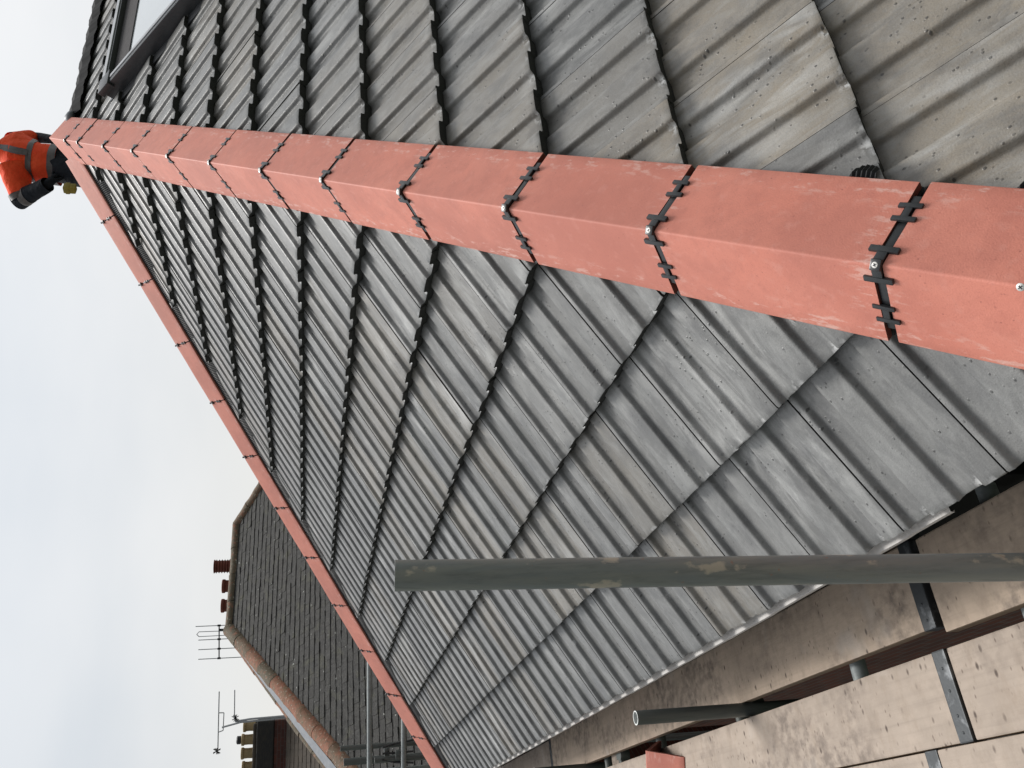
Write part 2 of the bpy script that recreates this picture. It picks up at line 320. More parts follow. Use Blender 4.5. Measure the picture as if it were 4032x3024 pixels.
# ------------------------------------------------------------------ roof geometry (metres, apex of the two planes at the origin)
TH = 0.64015; G = 0.35; N = 13.154; ct, st_, tt = math.cos(TH), math.sin(TH), math.tan(TH)
EY = N * G * ct; EZ = -N * G * st_         # eave distance and height
KF = 0.895                                  # plan slope of the far hip
COV = 0.30
D = .0175
HALF = [(.008, 0), (.013, -.0004), (.0158, -.0018), (.0180, -.0055), (.0208, -.0122), (.0228, -.0155), (.0262, -.0171), (.034, -D), (.053, -.0178), (.071, -D),
        (.0774, -.0171), (.0810, -.0155), (.0832, -.0122), (.0862, -.0055), (.0888, -.0018), (.0920, -.0004), (.098, 0), (.128, .0009)]
TP = [(.0, 0)] + HALF + [(.15, 0)] + [(t + .15, h) for t, h in HALF] + [(.3, 0)]
def roof_slope(name, o, r, dn, nrm, t0, cols, cuts, parent, gauge=G, ncourse=14, eave_white=None, simple_p=False, gap=.0018, warm=0.):
    """courses of interlocking tiles: o origin on the ridge line, r to the right, dn down the slope, nrm out of the roof"""
    o, r, dn, nrm = map(Vector, (o, r, dn, nrm))
    bm = bmesh.new(); uvl = bm.loops.layers.uv.new('UVMap'); cl = bm.loops.layers.float_color.new('tone')
    prof = [(gap, 0)] + TP[1:-1] + [(COV - gap, 0)]
    for k in range(ncourse):
        sf = (N - k) * G
        if sf < .1: break
        for c in range(cols[0], cols[1]):
            tl = t0 + c * COV
            tone = (rnd.random() * (1 - (.75 * min(1, k / 10) if warm else 0)), min(1, rnd.random() * .8 + warm * max(0, 1 - k / 6)), rnd.random(), 1)
            jk = .25 if k == 0 else 1.; dh = rnd.gauss(0, .0011) * jk; dv = rnd.gauss(0, .0012) * jk; tilt = rnd.gauss(0, .0022) * jk; yaw = rnd.gauss(0, .0012)
            rows = [(0, -.0022, 1), (.004, -.0004, 1), (.02, 0, 0), (.12, 0, 0), (.24, 0, 0), (G + .02, 0, 0)]
            ph = rnd.random() * 100
            top = []; uvs = []
            for v, off, rag in rows:
                line = []; ul = []
                for t, h in prof:
                    rg = 0.
                    if rag:
                        rg = mnoise.noise(Vector((t * 90 + ph, v * 500, k))) * .0014 + mnoise.noise(Vector((t * 260 + ph, v * 500, k))) * .0014
                    s = sf + dv - v + rg + yaw * (t - .15)
                    hh = h - .036 * v / G + off + dh + tilt * (t - .15) + rg * .5
                    line.append(bm.verts.new(o + r * (tl + t) + dn * s + nrm * hh)); ul.append((t, v))
                top.append(line); uvs.append(ul)
            fb = [bm.verts.new(vv.co - nrm * .0315 - dn * .002) for vv in top[0]]
            def face(vl, ul, mi):
                f = bm.faces.new(vl); f.material_index = mi; f.smooth = True
                for lp, uv in zip(f.loops, ul): lp[uvl].uv = uv; lp[cl] = tone
            for i in range(len(rows) - 1):
                for j in range(len(prof) - 1):
                    face((top[i][j], top[i + 1][j], top[i + 1][j + 1], top[i][j + 1]), (uvs[i][j], uvs[i + 1][j], uvs[i + 1][j + 1], uvs[i][j + 1]), 0)
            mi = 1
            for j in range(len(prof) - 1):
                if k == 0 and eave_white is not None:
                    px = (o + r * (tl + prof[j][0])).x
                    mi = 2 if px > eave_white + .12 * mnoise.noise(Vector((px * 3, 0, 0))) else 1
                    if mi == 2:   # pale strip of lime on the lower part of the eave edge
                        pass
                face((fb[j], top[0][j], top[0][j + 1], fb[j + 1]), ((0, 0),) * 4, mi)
            # side skirts in the interlock gap
            for j in (0, -1):
                sk = [bm.verts.new(top[i][j].co - nrm * .02) for i in range(len(rows))]
                for i in range(len(rows) - 1):
                    face((top[i][j], top[i + 1][j], sk[i + 1], sk[i]), ((0, 0),) * 4, 1)
    for p, n in cuts:
        bmesh.ops.bisect_plane(bm, geom=bm.verts[:] + bm.edges[:] + bm.faces[:], plane_co=p, plane_no=n, clear_outer=True)
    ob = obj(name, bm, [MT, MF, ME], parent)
    ob.data.set_sharp_from_angle(angle=R(38))
    return ob

house = root('house', (0, 0, -8), 'house with new grey concrete tile hipped roof and red hip tiles, nearest the camera', 'house')
S2 = math.sqrt(2)
nearcut = .055; farcut = .185
hf = Vector((KF, 1, 0)).normalized(); hfn = Vector((1, -KF, 0)).normalized()      # far hip plan direction, and its outward side seen from the left slope
roof_slope('roof_slope', (0, 0, 0), (-1, 0, 0), (0, ct, -st_), (0, st_, ct), -.085, (-12, 13),
           [(Vector((-nearcut / S2, nearcut / S2, 0)) + Vector((1, 1, 0)) * nearcut * .5, Vector((-1, -1, 0))), (hfn * -farcut, hfn), (Vector((0, .05, 0)), Vector((0, -1, 0)))],
           house, eave_white=-3.35, gap=.0023)
roof_slope('roof_slope', (0, 0, 0), (0, -1, 0), (-ct, 0, -st_), (-st_, 0, ct), -2.142 - 1.8, (0, 34),
           [(Vector((-1, -1, 0)) * nearcut * .5, Vector((1, 1, 0))), (Vector((-.06, 0, 0)), Vector((1, 0, 0)))], house, gap=.0007, warm=.55)
# slope beyond, facing away from the camera
th3 = math.atan(tt / KF); c3, s3 = math.cos(th3), math.sin(th3)
G_keep = G
def far_slope():
    bm = bmesh.new(); L = EY * KF / c3
    n = int(L / .35)
    for k in range(n + 1):
        s0 = L - k * .35; s1 = max(s0 - .37, .05)
        y0 = s0 * c3 / KF - .19; y1 = max(s1 * c3 / KF - .19, 0)
        def P(y, s, h): return Vector((0, y, 0)) + Vector((c3, 0, -s3)) * s + Vector((s3, 0, c3)) * h
        steps = 90
        def X(i, yt): return -6.2 + (yt + 6.2) * i / steps
        prev = None
        for i in range(steps + 1):
            hh = -.018 if (i % 2) else 0.
            q = (bm.verts.new(P(X(i, y0), s0, hh)), bm.verts.new(P(X(i, y1), s1, hh - .031)), bm.verts.new(P(X(i, y0), s0, hh - .026)))
            if prev:
                bm.faces.new((prev[0], q[0], q[1], prev[1])); bm.faces.new((prev[2], q[2], q[0], prev[0])).material_index = 1
            prev = q
    return obj('roof_slope', bm, [MT, MF], house)
far_slope()
# deck and underlay below the tiles
bm = bmesh.new()
def tri(pts, mi=0):
    f = bm.faces.new([bm.verts.new(Vector(p)) for p in pts]); f.material_index = mi
ul = .075
a0 = Vector((0, 0, -ul)); E1 = Vector((-EY + .03, EY - .03, EZ + .02 - ul)); E2 = Vector(((EY - .03) * KF, EY - .03, EZ + .02 - ul))
E0 = Vector((-EY + .03, -6.2, EZ + .02 - ul)); A1 = Vector((0, -6.2, -ul)); E3 = Vector(((EY - .03) * KF, -6.2, EZ + .02 - ul))
tri((a0, E1, E2)); tri((a0, A1, E0, E1)); tri((a0, E2, E3, A1))
obj('underlay', bm, MUNDER, house)
# soffit, fascia and walls
bm = bmesh.new(); xr = EY * KF
zf = EZ - .09
box(bm, ((xr - EY) / 2, EY - .15, zf), ((xr + EY) / 2 - .15, 0, 0), (0, .010, 0), (0, 0, .085), .002)
box(bm, (-EY + .15, (EY - 6.2) / 2 - .04, zf), (.010, 0, 0), (0, (EY + 6.2) / 2 - .045, 0), (0, 0, .085), .002)
box(bm, ((xr - EY) / 2, EY - .225, zf - .078), ((xr + EY) / 2 - .16, 0, 0), (0, .07, 0), (0, 0, .005))
obj('fascia', bm, simple('black_fascia', (.02, .02, .021), .5, .4, dark=(.035, .035, .035), sc=5), house)
bm = bmesh.new()
box(bm, ((xr - EY) / 2, (EY - 6.2) / 2, (-8 + EZ - .2) / 2), ((xr + EY) / 2 - .30, 0, 0), (0, (EY + 6.2) / 2 - .30, 0), (0, 0, (8 + EZ - .2) / 2 - .002))
obj('wall', bm, MBR, house)
bm = bmesh.new(); prev = None
for i in range(261):                       # pale eaves tray lip showing below the tile edge
    x = -3.02 + i * .0243; f = min(1, i / 40); jog = .0018 * mnoise.noise(Vector((x * 6, 0, 0))) + (.0022 if int((x + 1.685) / .3) % 2 else -.0008)
    y0 = EY - .03; y1 = EY - .0035 + .0055 * f + jog * .4; z = EZ - .033 + .0004 * mnoise.noise(Vector((x * 9, 3, 0)))
    row = [bm.verts.new(p) for p in ((x, y0, z + .004), (x, y1 - .004, z + .001), (x, y1, z), (x, y1 + .0005, z - .009), (x, y1 - .004, z - .010))]
    if prev:
        for k in range(4): bm.faces.new((prev[k], prev[k + 1], row[k + 1], row[k]))
    prev = row
obj('eaves_tray', bm, ME, house)
bm = bmesh.new(); box(bm, ((xr - EY) / 2, EY - .275, -3.45), ((xr + EY) / 2 - .28, 0, 0), (0, .012, 0), (0, 0, .50), .002); box(bm, (-3.2, EY - .22, -3.2), (.03, 0, 0), (0, .04, 0), (0, 0, .06), .004); box(bm, (-2.75, EY - .22, -3.2), (.04, 0, 0), (0, .04, 0), (0, 0, .05), .004)  # black board added to stand in for the shade under the eave
obj('eave_shade_board', bm, MUNDER, house)
bm = bmesh.new(); tri((Vector((-EY + .3, -5.9, EZ - .2)), Vector((0, -5.9, -.2)), Vector((xr - .3, -5.9, EZ - .2)))); obj('gable_wall', bm, MBR, house)

# ------------------------------------------------------------------ hip tiles
ALPHA = R(50); ARM = .18; THK = .015
def hip_frame(u, side):
    u = Vector(u).normalized(); side = Vector(side).normalized(); up = u.cross(side).normalized()
    if up.z < 0: up = -up
    return u, side, up
def arm_dirs(fr):
    u, side, up = fr
    return {s: (side * (s * math.sin(ALPHA)) - up * math.cos(ALPHA), side * (s * math.cos(ALPHA)) + up * math.sin(ALPHA)) for s in (-1, 1)}
def hip_tile(o, fr, u0, u1, parent, miter=None, jit=1.):
    u, side, up = fr; o = Vector(o); bm = bmesh.new(); uvl = bm.loops.layers.uv.new('UVMap'); cl = bm.loops.layers.float_color.new('tone')
    A = arm_dirs(fr); sec = []
    rr = .005
    fl = [0, .004, .05, .10, .15, .1765, .18]
    def pt(s, a, h):
        d, n = A[s]; return d * a + n * h
    outer = []
    for a in reversed(fl[2:]): outer.append((pt(-1, a, -.0012 if a > .179 else 0), .5 - a / (2 * ARM)))
    for k in range(5):
        q = (k - 2) / 2
        outer.append((side * (q * rr * math.sin(ALPHA)) - up * (rr * math.cos(ALPHA) * (.45 + .55 * q * q)), .5 + q * .02))
    for a in fl[2:]: outer.append((pt(1, a, -.0012 if a > .179 else 0), .5 + a / (2 * ARM)))
    inner = []
    for a in reversed(fl[2:]): inner.append(pt(-1, a, -THK))
    inner.append(-up * THK / math.sin(ALPHA)); 
    for a in fl[2:]: inner.append(pt(1, a, -THK))
    nn = 9; tone = (rnd.random(), rnd.random(), rnd.random(), 1); ph = rnd.random() * 50
    dz = rnd.gauss(0, .0012) * jit; dzz = rnd.gauss(0, .0015) * jit; ds = rnd.gauss(0, .0012) * jit
    R0 = []; R1 = []; us = []
    for i in range(nn):
        f = i / (nn - 1); uu = u0 + (u1 - u0) * f; end = i in (0, nn - 1)
        if end: uu2 = uu
        base = o + up * (dz + dzz * (f - .5)) + side * ds
        ro = []
        for p, vv in outer:
            e = 0.
            q = base + p + u * uu
            if end: q = q + u * (mnoise.noise(q * 40) * .0012)
            if miter and i == 0: q = q + u * max(0., miter * (abs(vv - .5) * 2))
            q = q + up * mnoise.noise(q * 6 + Vector((ph, 0, 0))) * .0012
            ro.append(bm.verts.new(q))
        ri = [bm.verts.new(base + p + u * uu) for p in inner]
        R0.append(ro); R1.append(ri); us.append(uu - u0)
    def face(vl, ul, mi):
        fc = bm.faces.new(vl); fc.material_index = mi; fc.smooth = True
        for lp, uv in zip(fc.loops, ul): lp[uvl].uv = uv; lp[cl] = tone
    for i in range(nn - 1):
        for j in range(len(outer) - 1):
            v0, v1 = outer[j][1], outer[j + 1][1]
            face((R0[i][j], R0[i][j + 1], R0[i + 1][j + 1], R0[i + 1][j]), ((us[i], v0), (us[i], v1), (us[i + 1], v1), (us[i + 1], v0)), 0)
        for j in range(len(inner) - 1):
            face((R1[i][j], R1[i + 1][j], R1[i + 1][j + 1], R1[i][j + 1]), ((0, .5),) * 4, 1)
        for a, b in ((R0, R1),):
            face((a[i][0], a[i + 1][0], b[i + 1][0], b[i][0]), ((0, .5),) * 4, 0)
            face((a[i][-1], b[i][-1], b[i + 1][-1], a[i + 1][-1]), ((0, .5),) * 4, 0)
    for i in (0, nn - 1):
        no, ni = len(outer), len(inner); h = ni // 2
        # end cap: left arm, crown, right arm
        L = [R0[i][j] for j in range(h)]; Li = [R1[i][j] for j in range(h)]
        for j in range(h - 1): face((L[j], L[j + 1], Li[j + 1], Li[j]), ((0, .5),) * 4, 1)
        cr_ = [R0[i][j] for j in range(h - 1, no - h + 1)]
        face(cr_ + [R1[i][h + 1], R1[i][h], R1[i][h - 1]], [(0, .5)] * (len(cr_) + 3), 1)
        for j in range(h - 1):
            a = no - h + j
            face((R0[i][a], R0[i][a + 1], R1[i][h + 2 + j], R1[i][h + 1 + j]), ((0, .5),) * 4, 1)
    bmesh.ops.recalc_face_normals(bm, faces=bm.faces)
    ob = obj('hip_tile', bm, [MR, MDR], parent); ob.data.set_sharp_from_angle(angle=R(50))
    return ob
def screw(p, n, parent, rad=.0055):
    bm = bmesh.new(); n = Vector(n).normalized()
    lathe(bm, p, [(rad * .96, 0), (rad, .0008), (rad * .86, .0016), (rad * .2, .0019)], 20, 0, n)
    q = n.to_track_quat('Z', 'Y'); a = rnd.random() * 3
    for k in (0, 1):
        d = q @ Vector((math.cos(a + k * math.pi / 2), math.sin(a + k * math.pi / 2), 0)); e = n.cross(d)
        box(bm, Vector(p) + n * .0019, d * rad * .55, e * rad * .13, n * .0004, 0, 1)
    return obj('screw', bm, [MSCREW, MAERD], parent, 40)
def clip(o, fr, uj, parent, gap, thin=1.):
    u, side, up = fr; o = Vector(o); A = arm_dirs(fr); bm = bmesh.new()
    for s in (-1, 1):
        d, n = A[s]
        # strip lying in the gap
        box(bm, o + u * uj + d * .083 + n * -.005, d * .066, u * gap * .40, n * .0028, .0008)
        # outer pair of bars
        for a in (.094, .124):
            box(bm, o + u * (uj + rnd.gauss(0, .0012)) + d * (a + rnd.gauss(0, .0008)) + n * .0026, u * (.0200 + rnd.gauss(0, .0006)) + d * rnd.gauss(0, .0006), d * .0047, n * .0030, .0014)
        box(bm, o + u * uj + d * .109 + n * .0012, d * .0115, u * .0062, n * .0036, .0008)
        # crown pair
        box(bm, o + u * uj + d * .029 + n * .0038, u * .0255, d * .0058, n * .0034, .0018)
        box(bm, o + u * uj + d * .013 + n * .0030, d * .016, u * .0088, n * .0030, .0008)
    box(bm, o + u * uj + up * .0030, side * .010, u * .0095, up * .0040, .003)
    if thin != 1.:
        pc_ = o + u * uj
        for v in bm.verts: v.co += u * ((v.co - pc_).dot(u) * (thin - 1)); 
    return obj('union_clip', bm, MCLIP, parent, 40)
def hip_roll(name, o, fr, u0, u1, w0, w1, slopes, parent, ribs=0.0115):
    """pleated black strip between tile edge and slope"""
    u, side, up = fr; o = Vector(o); bm = bmesh.new()
    for s, (pn, off) in slopes.items():
        pn = Vector(pn); n = int((u1 - u0) / (ribs / 2)); prev = None
        for i in range(n + 1):
            uu = u0 + i * ribs / 2; row = []
            for kk, wv in enumerate((w0, (w0 * .4 + w1 * .6), w1)):
                p = o + u * uu + side * (s * (wv + .006 * mnoise.noise(Vector((uu * 9, s * 5, 1)))))
                base = p - up * ((p.dot(pn)) / up.dot(pn))          # onto the slope plane
                h = off[kk] + (.0022 if i % 2 else -.0022)
                if kk == 2: h += .004 * mnoise.noise(Vector((uu * 14, s, 0)))
                row.append(bm.verts.new(base + pn * h))
            if prev:
                for a in range(2): bm.faces.new((prev[a], prev[a + 1], row[a + 1], row[a]))
            prev = row
    return obj(name, bm, MROLL, parent)

NL = Vector((0, st_, ct)); NR = Vector((-st_, 0, ct)); NF = Vector((s3, 0, c3))
frN = hip_frame((-1, 1, -tt), (1, 1, 0))     # +side is the left slope
oN = frN[2] * .0633
js = [.306, .586, 1.092, 1.580, 2.080, 2.572, 3.060, 3.524, 3.987, 4.460, 4.926, 5.410, 5.890]
edges = [-.085] + js
for i in range(len(edges) - 1):
    g = .004 + .0055 * min(1, i / 7)
    ht = hip_tile(oN, frN, edges[i] + (g if i else 0), edges[i + 1] - g, house)
    if i < len(js) - 1:
        clip(oN, frN, js[i], ht, 2 * g); screw(oN + frN[0] * js[i] + frN[2] * .0064, frN[2], ht)
    else:
        screw(oN + frN[0] * 5.628 + frN[2] * .0012, (frN[2] + frN[1] * .25), ht, .0062)
hip_roll('hip_roll', Vector(), frN, .02, 6.0, .10, .133, {1: (NL, (-.002, -.004, -.006)), -1: (NR, (-.002, -.004, -.006))}, house)
for uu, ln in ((5.27, .055), (5.55, .10)):     # crumpled ends of the roll pushed out on to the tiles
    bm = bmesh.new(); prev = None
    for i in range(int(ln / .0045)):
        p = frN[0] * (uu + i * .0045); row = []
        k_ = math.sin(math.pi * min(1, i * .0045 / ln)) ** .4
        for wv, h in ((.12, -.002), (.134 + .010 * k_, .010), (.139 + .019 * k_, .002)):
            q = p - frN[1] * wv; q = q - frN[2] * (q.dot(NR) / frN[2].dot(NR)) + NR * (h + (.0025 if i % 2 else -.002)); row.append(bm.verts.new(q))
        if prev:
            for a in range(2): bm.faces.new((prev[a], prev[a + 1], row[a + 1], row[a]))
        prev = row
    obj('hip_roll', bm, MROLL, house)
frF = hip_frame((KF, 1, -tt), (-1, KF, 0))    # +side faces the left slope
oF = frF[2] * .062
js2 = [.545, .995, 1.455, 1.910, 2.360, 2.803, 3.248, 3.693, 4.137, 4.583, 5.030, 5.46]
edges = [.12] + js2
for i in range(len(edges) - 1):
    ht = hip_tile(oF, frF, edges[i] + .004, edges[i + 1] - .004, house)
    if i < len(js2) - 1:
        clip(oF, frF, js2[i], ht, .009, .5); screw(oF + frF[0] * js2[i] + frF[2] * .0064, frF[2], ht, .0045)
hip_roll('hip_roll', Vector(), frF, .12, 5.4, .105, .215, {1: (NL, (.004, -.018, -.046)), -1: (NF, (.004, -.018, -.046))}, house)
# ridge: black ventilated roll along the top, no ridge tiles laid yet
bm = bmesh.new(); prev = None
for i in range(240):
    y = -.14 - i * .024; a = .002 * (i % 2); b = -.014 + .010 * abs(math.sin(y * math.pi / .15)) + .008 * mnoise.noise(Vector((y * 5, 0, 0)))
    row = [bm.verts.new((x, y, z + a + b)) for x, z in ((-.13, -.092), (-.07, -.030), (0, .004), (.07, -.03), (.12, -.095))]
    if prev:
        for k in range(4): bm.faces.new((prev[k], prev[k + 1], row[k + 1], row[k]))
    prev = row
obj('ridge_roll', bm, MUNDER, house)
bm = bmesh.new()
bmesh.ops.create_icosphere(bm, subdivisions=3, radius=.034, matrix=Matrix.Translation((-.055, -.14, -.034)) @ Matrix.Diagonal((1.2, 1.1, .8, 1)))
for v in bm.verts: v.co += Vector((0, 0, 1)) * mnoise.noise(v.co * 14) * .02
obj('lead_flashing', bm, MLEAD, house, 60)

# ------------------------------------------------------------------ roof window in the right slope
def PR(s, y, h): return Vector((0, y, 0)) + Vector((-ct, 0, -st_)) * s + NR * h
dnR = Vector((-ct, 0, -st_)); YR = Vector((0, -1, 0))
def winbox(bm, s0, s1, y0, y1, h0, h1, bev=.003, mi=0):
    box(bm, PR((s0 + s1) / 2, (y0 + y1) / 2, (h0 + h1) / 2), dnR * (s1 - s0) / 2, YR * (y0 - y1) / 2, NR * (h1 - h0) / 2, bev, mi)
WS0, WS1, WY0, WY1 = .66, 2.06, .16, -.98
bm = bmesh.new()
winbox(bm, WS0, WS1, WY0, WY0 - .055, -.05, .062); winbox(bm, WS0, WS1, WY1 + .055, WY1, -.05, .062)
winbox(bm, WS0, WS0 + .06, WY0 - .057, WY1 + .057, -.05, .064); winbox(bm, WS1 - .06, WS1, WY0 - .057, WY1 + .057, -.05, .060)
winbox(bm, WS0 - .012, WS0 + .10, WY0 + .012, WY0 - .10, .030, .073, .004)
winbox(bm, WS0 - .05, WS0 - .002, WY0 - .02, WY1 - .02, -.022, -.016, 0); winbox(bm, WS0 - .09, WS1 + .1, WY0 + .075, WY0 + .002, -.026, -.020, 0)
wf = obj('roof_window', bm, MALU, house, 40, 'dark grey framed roof window set in the right slope near the ridge')
bm = bmesh.new(); winbox(bm, WS0 + .006, WS0 + .045, WY0 - .10, WY1 + .06, .064, .071, .002); winbox(bm, WS0 + .11, WS1 - .02, WY0 - .028, WY0 - .053, .060, .068, .003); winbox(bm, WS0 + .11, WS1 - .02, WY0 - .010, WY0 - .014, .060, .0635, .001)
obj('seal_strip', bm, MALUL, wf)
bm = bmesh.new(); winbox(bm, WS0 + .061, WS1 - .061, WY0 - .057, WY1 + .057, .022, .028, 0); obj('glass', bm, MGL, wf)
bm = bmesh.new(); winbox(bm, WS0 + .062, WS0 + .23, WY0 - .06, WY1 + .06, .030, .034, .001); obj('blind', bm, MBLIND, wf)

# ------------------------------------------------------------------ scaffold boards
ZD = -3.11
BL = 3.9
def board(x0, x1, y0, w_, dz, label, bands=(True, True), rot=0., mat=None):
    nm = root('scaffold_board', ((x0 + x1) / 2, y0 + w_ / 2, ZD + dz), label, 'scaffold board', 'scaffold boards of the walkway below the eave')
    c = Vector(((x0 + x1) / 2, y0 + w_ / 2, ZD + dz - .019)); bm = bmesh.new()
    ex = Vector((math.cos(rot), math.sin(rot), 0)); ey = Vector((-math.sin(rot), math.cos(rot), 0))
    box(bm, c, ex * (x1 - x0) / 2, ey * w_ / 2, Vector((0, 0, .019)), .005)
    for f in bm.faces:
        if abs(f.normal.z) < .5: f.material_index = 1
    obj('plank', bm, [mat or MB, MBE], nm)
    for k, e in enumerate((x0, x1)):
        if not bands[k]: continue
        bm = bmesh.new(); sg = 1 if k == 0 else -1
        c2 = c + ex * ((e - (x0 + x1) / 2) + sg * .0235)
        box(bm, c2, ex * .0245, ey * (w_ / 2 + .0015), Vector((0, 0, .0205)), .004)
        for yy in (-.3, -.05, .22, .4):
            p = c2 + ey * w_ * yy + Vector((0, 0, .0205)); lathe(bm, p - Vector((0, 0, .001)), [(.004, 0), (.004, .0015), (.002, .0028)], 10, 0)
        obj('end_band', bm, MBAND, nm)
    return nm
board(-2.42 - BL, -2.50, 3.572, .240, 0, 'near dusty board against the eave, shortest strip at the right of the pole', (True, False), mat=MB2)
board(-2.42 - .006 - .05, -2.476 + BL, 3.567, .225, .002, 'board nearest the eave with a grey end band just beyond the tall pole', mat=MB2)
board(-2.47, -2.47 + BL, 3.335, .225, -.006, 'inner board half hidden under the eave tiles, left of the tall pole', mat=MB2)
board(1.44, 1.44 + BL, 3.573, .225, .0, 'far board against the eave at the lower left edge of the photo', (False, True))
board(-2.478 - BL, -2.478, 3.845, .213, -.003, 'board right of the second end band, beside the brick-lined gap', (True, False))
board(-2.472, -2.472 + BL, 3.845, .213, .0, 'middle board with dark muddy patches carrying the loose red tile')
board(1.45, 1.45 + BL, 3.845, .213, .0, 'far middle board beyond the loose red tile', (False, True))
board(-2.33 - BL, -2.334, 4.062, .222, .002, 'outer board in the bottom right corner with a scratched surface', (True, False))
board(-2.33, -2.33 + BL, 4.062, .222, 0, 'outer board crossing the bottom edge, grey band at its near end')
for yy, dx in ((4.288, -.6), (4.515, .3)):
    board(-2.2 - BL + dx, -2.2 + dx, yy, .222, 0, 'plank under the camera, out of the photo, ' + ('nearer the roof' if dx < 0 else 'farther from the roof'), (True, True))

# ------------------------------------------------------------------ scaffold tubes
sc = root('tube_scaffold', (-3, 3.81, -8), 'near scaffold of grey green tubes rising through the walkway along the eave', 'scaffold', 'scaffold tubes')
def std(a, b, mat, parent, name='standard', r=.02415, label=None, seg=32):
    bm = bmesh.new(); tube(bm, a, b, r, seg=seg, hollow=.004, ring=6, mi=0)
    return obj(name, bm, [mat, MRIM], parent, 40, label)
pt_, pb_ = Vector((-3.056, 3.791, -1.704)), Vector((-3.140, 3.836, -2.781)); d_ = (pb_ - pt_)
std(pt_ + d_ * 0, pt_ + d_ * 5.6, MTB, sc, label='tall weathered pole in front of the roof slope')
std((-1.356, 3.816, -2.694), (-1.364, 3.816, -7.99), MTD, sc)
std((.679, 3.812, -2.809), (.675, 3.812, -7.99), MTD, sc)
std((2.60, 3.80, -2.80), (2.60, 3.80, -7.99), MTD, sc)
for x in (-2.72, -2.01, -1.20, -.35, .45, 1.3, 2.2): std((x, 3.28, ZD - .066), (x, 5.0, ZD - .066), MTS if x < -1.9 else MTD, sc, 'transom')
for y in (3.72, 4.85): std((-6.0, y, ZD - .12), (5.5, y, ZD - .12), MTD, sc, 'ledger')
for x in (-3.1, -.9, 1.4, 3.6): std((x, 4.93, -1.95 - .3), (x, 4.93, -7.99), MTD, sc)
def coupler(c, parent, bolt=True):
    c = Vector(c); bm = bmesh.new()
    lathe(bm, c - Vector((0, 0, .025)), [(.031, 0), (.034, .006), (.034, .044), (.031, .05)], 24, 0)
    box(bm, c + Vector((.038, 0, 0)), (.012, 0, 0), (0, .020, 0), (0, 0, .024), .003)
    box(bm, c + Vector((0, .038, 0)), (.018, 0, 0), (0, .012, 0), (0, 0, .024), .003)
    if bolt:
        tube(bm, c + Vector((-.03, -.035, .0)), c + Vector((-.13, -.035, .0)), .0065, seg=12, mi=1)
        lathe(bm, c + Vector((-.06, -.035, 0)), [(.012, 0), (.012, .012)], 6, 1, Vector((-1, 0, 0)))
    return obj('coupler', bm, [MTD, MSCREW], parent, 40)
coupler((.17, 3.80, -3.165), sc); coupler((-1.30, 3.80, -3.19), sc, False); coupler((-2.0, 3.72, -3.19), sc, False)
bw = bmesh.new(); box(bw, (.27, 3.79, -3.17), (.055, 0, 0), (0, .16, 0), (0, 0, .020), .004)
tag(obj('timber_packer', bw, MB), 'short pale timber offcut bridging the gap between boards beside the bolted coupler', 'timber offcut')

# loose ridge tile lying on the boards
def loose_tile():
    me_root = root('ridge_tile', (-.55, 3.98, ZD), 'loose red ridge tile standing on the walkway boards at the bottom edge', 'ridge tile')
    fr = (Vector((.35, .93, .0)).normalized(), Vector((.93, -.35, .0)).normalized(), Vector((0, 0, 1)))
    t = hip_tile(Vector((-.62, 3.86, ZD + .120)), fr, .0, .45, None); t.name = 'tile_body'
    t.parent = me_root; t.location = -me_root.location
loose_tile()

# ------------------------------------------------------------------ far scaffold beyond the far hip
fs = root('tube_scaffold', (4.6, 3.2, -8), 'far scaffold of tubes clamped together, beyond the far red hip at the bottom', 'scaffold', 'scaffold tubes')
std((3.55, 1.75, -2.11), (5.6, 5.4, -2.19), MTS, fs, 'guard_rail')
std((3.75, 2.22, -2.44), (5.4, 5.2, -2.49), MTS, fs, 'guard_rail')
std((4.66, 3.16, -1.88), (4.62, 3.18, -7.99), MTD, fs); std((4.80, 3.27, -1.92), (4.78, 3.29, -7.99), MTD, fs, r=.035)
std((4.56, 3.30, -2.20), (4.52, 3.33, -7.99), MTD, fs)
bm = bmesh.new(); box(bm, (4.92, 3.44, -2.6), (.05, .09, 0), (.012, -.006, 0), (0, 0, .72), .003)
obj('toe_panel', bm, MTB, fs)
coupler((4.42, 3.20, -2.15), fs, False); coupler((4.58, 3.22, -2.32), fs, False); coupler((4.50, 3.26, -2.42), fs, False)
for k in range(3):
    bm = bmesh.new(); a = Vector((4.50 + .02 * k, 3.20 + .05 * k, -2.27)); polytube(bm, [a, a + Vector((.02, .03 * (k - 1), -.12)), a + Vector((.0, .05 * (k - 1), -.30))], .010)
    obj('strap', bm, MAERD, fs)

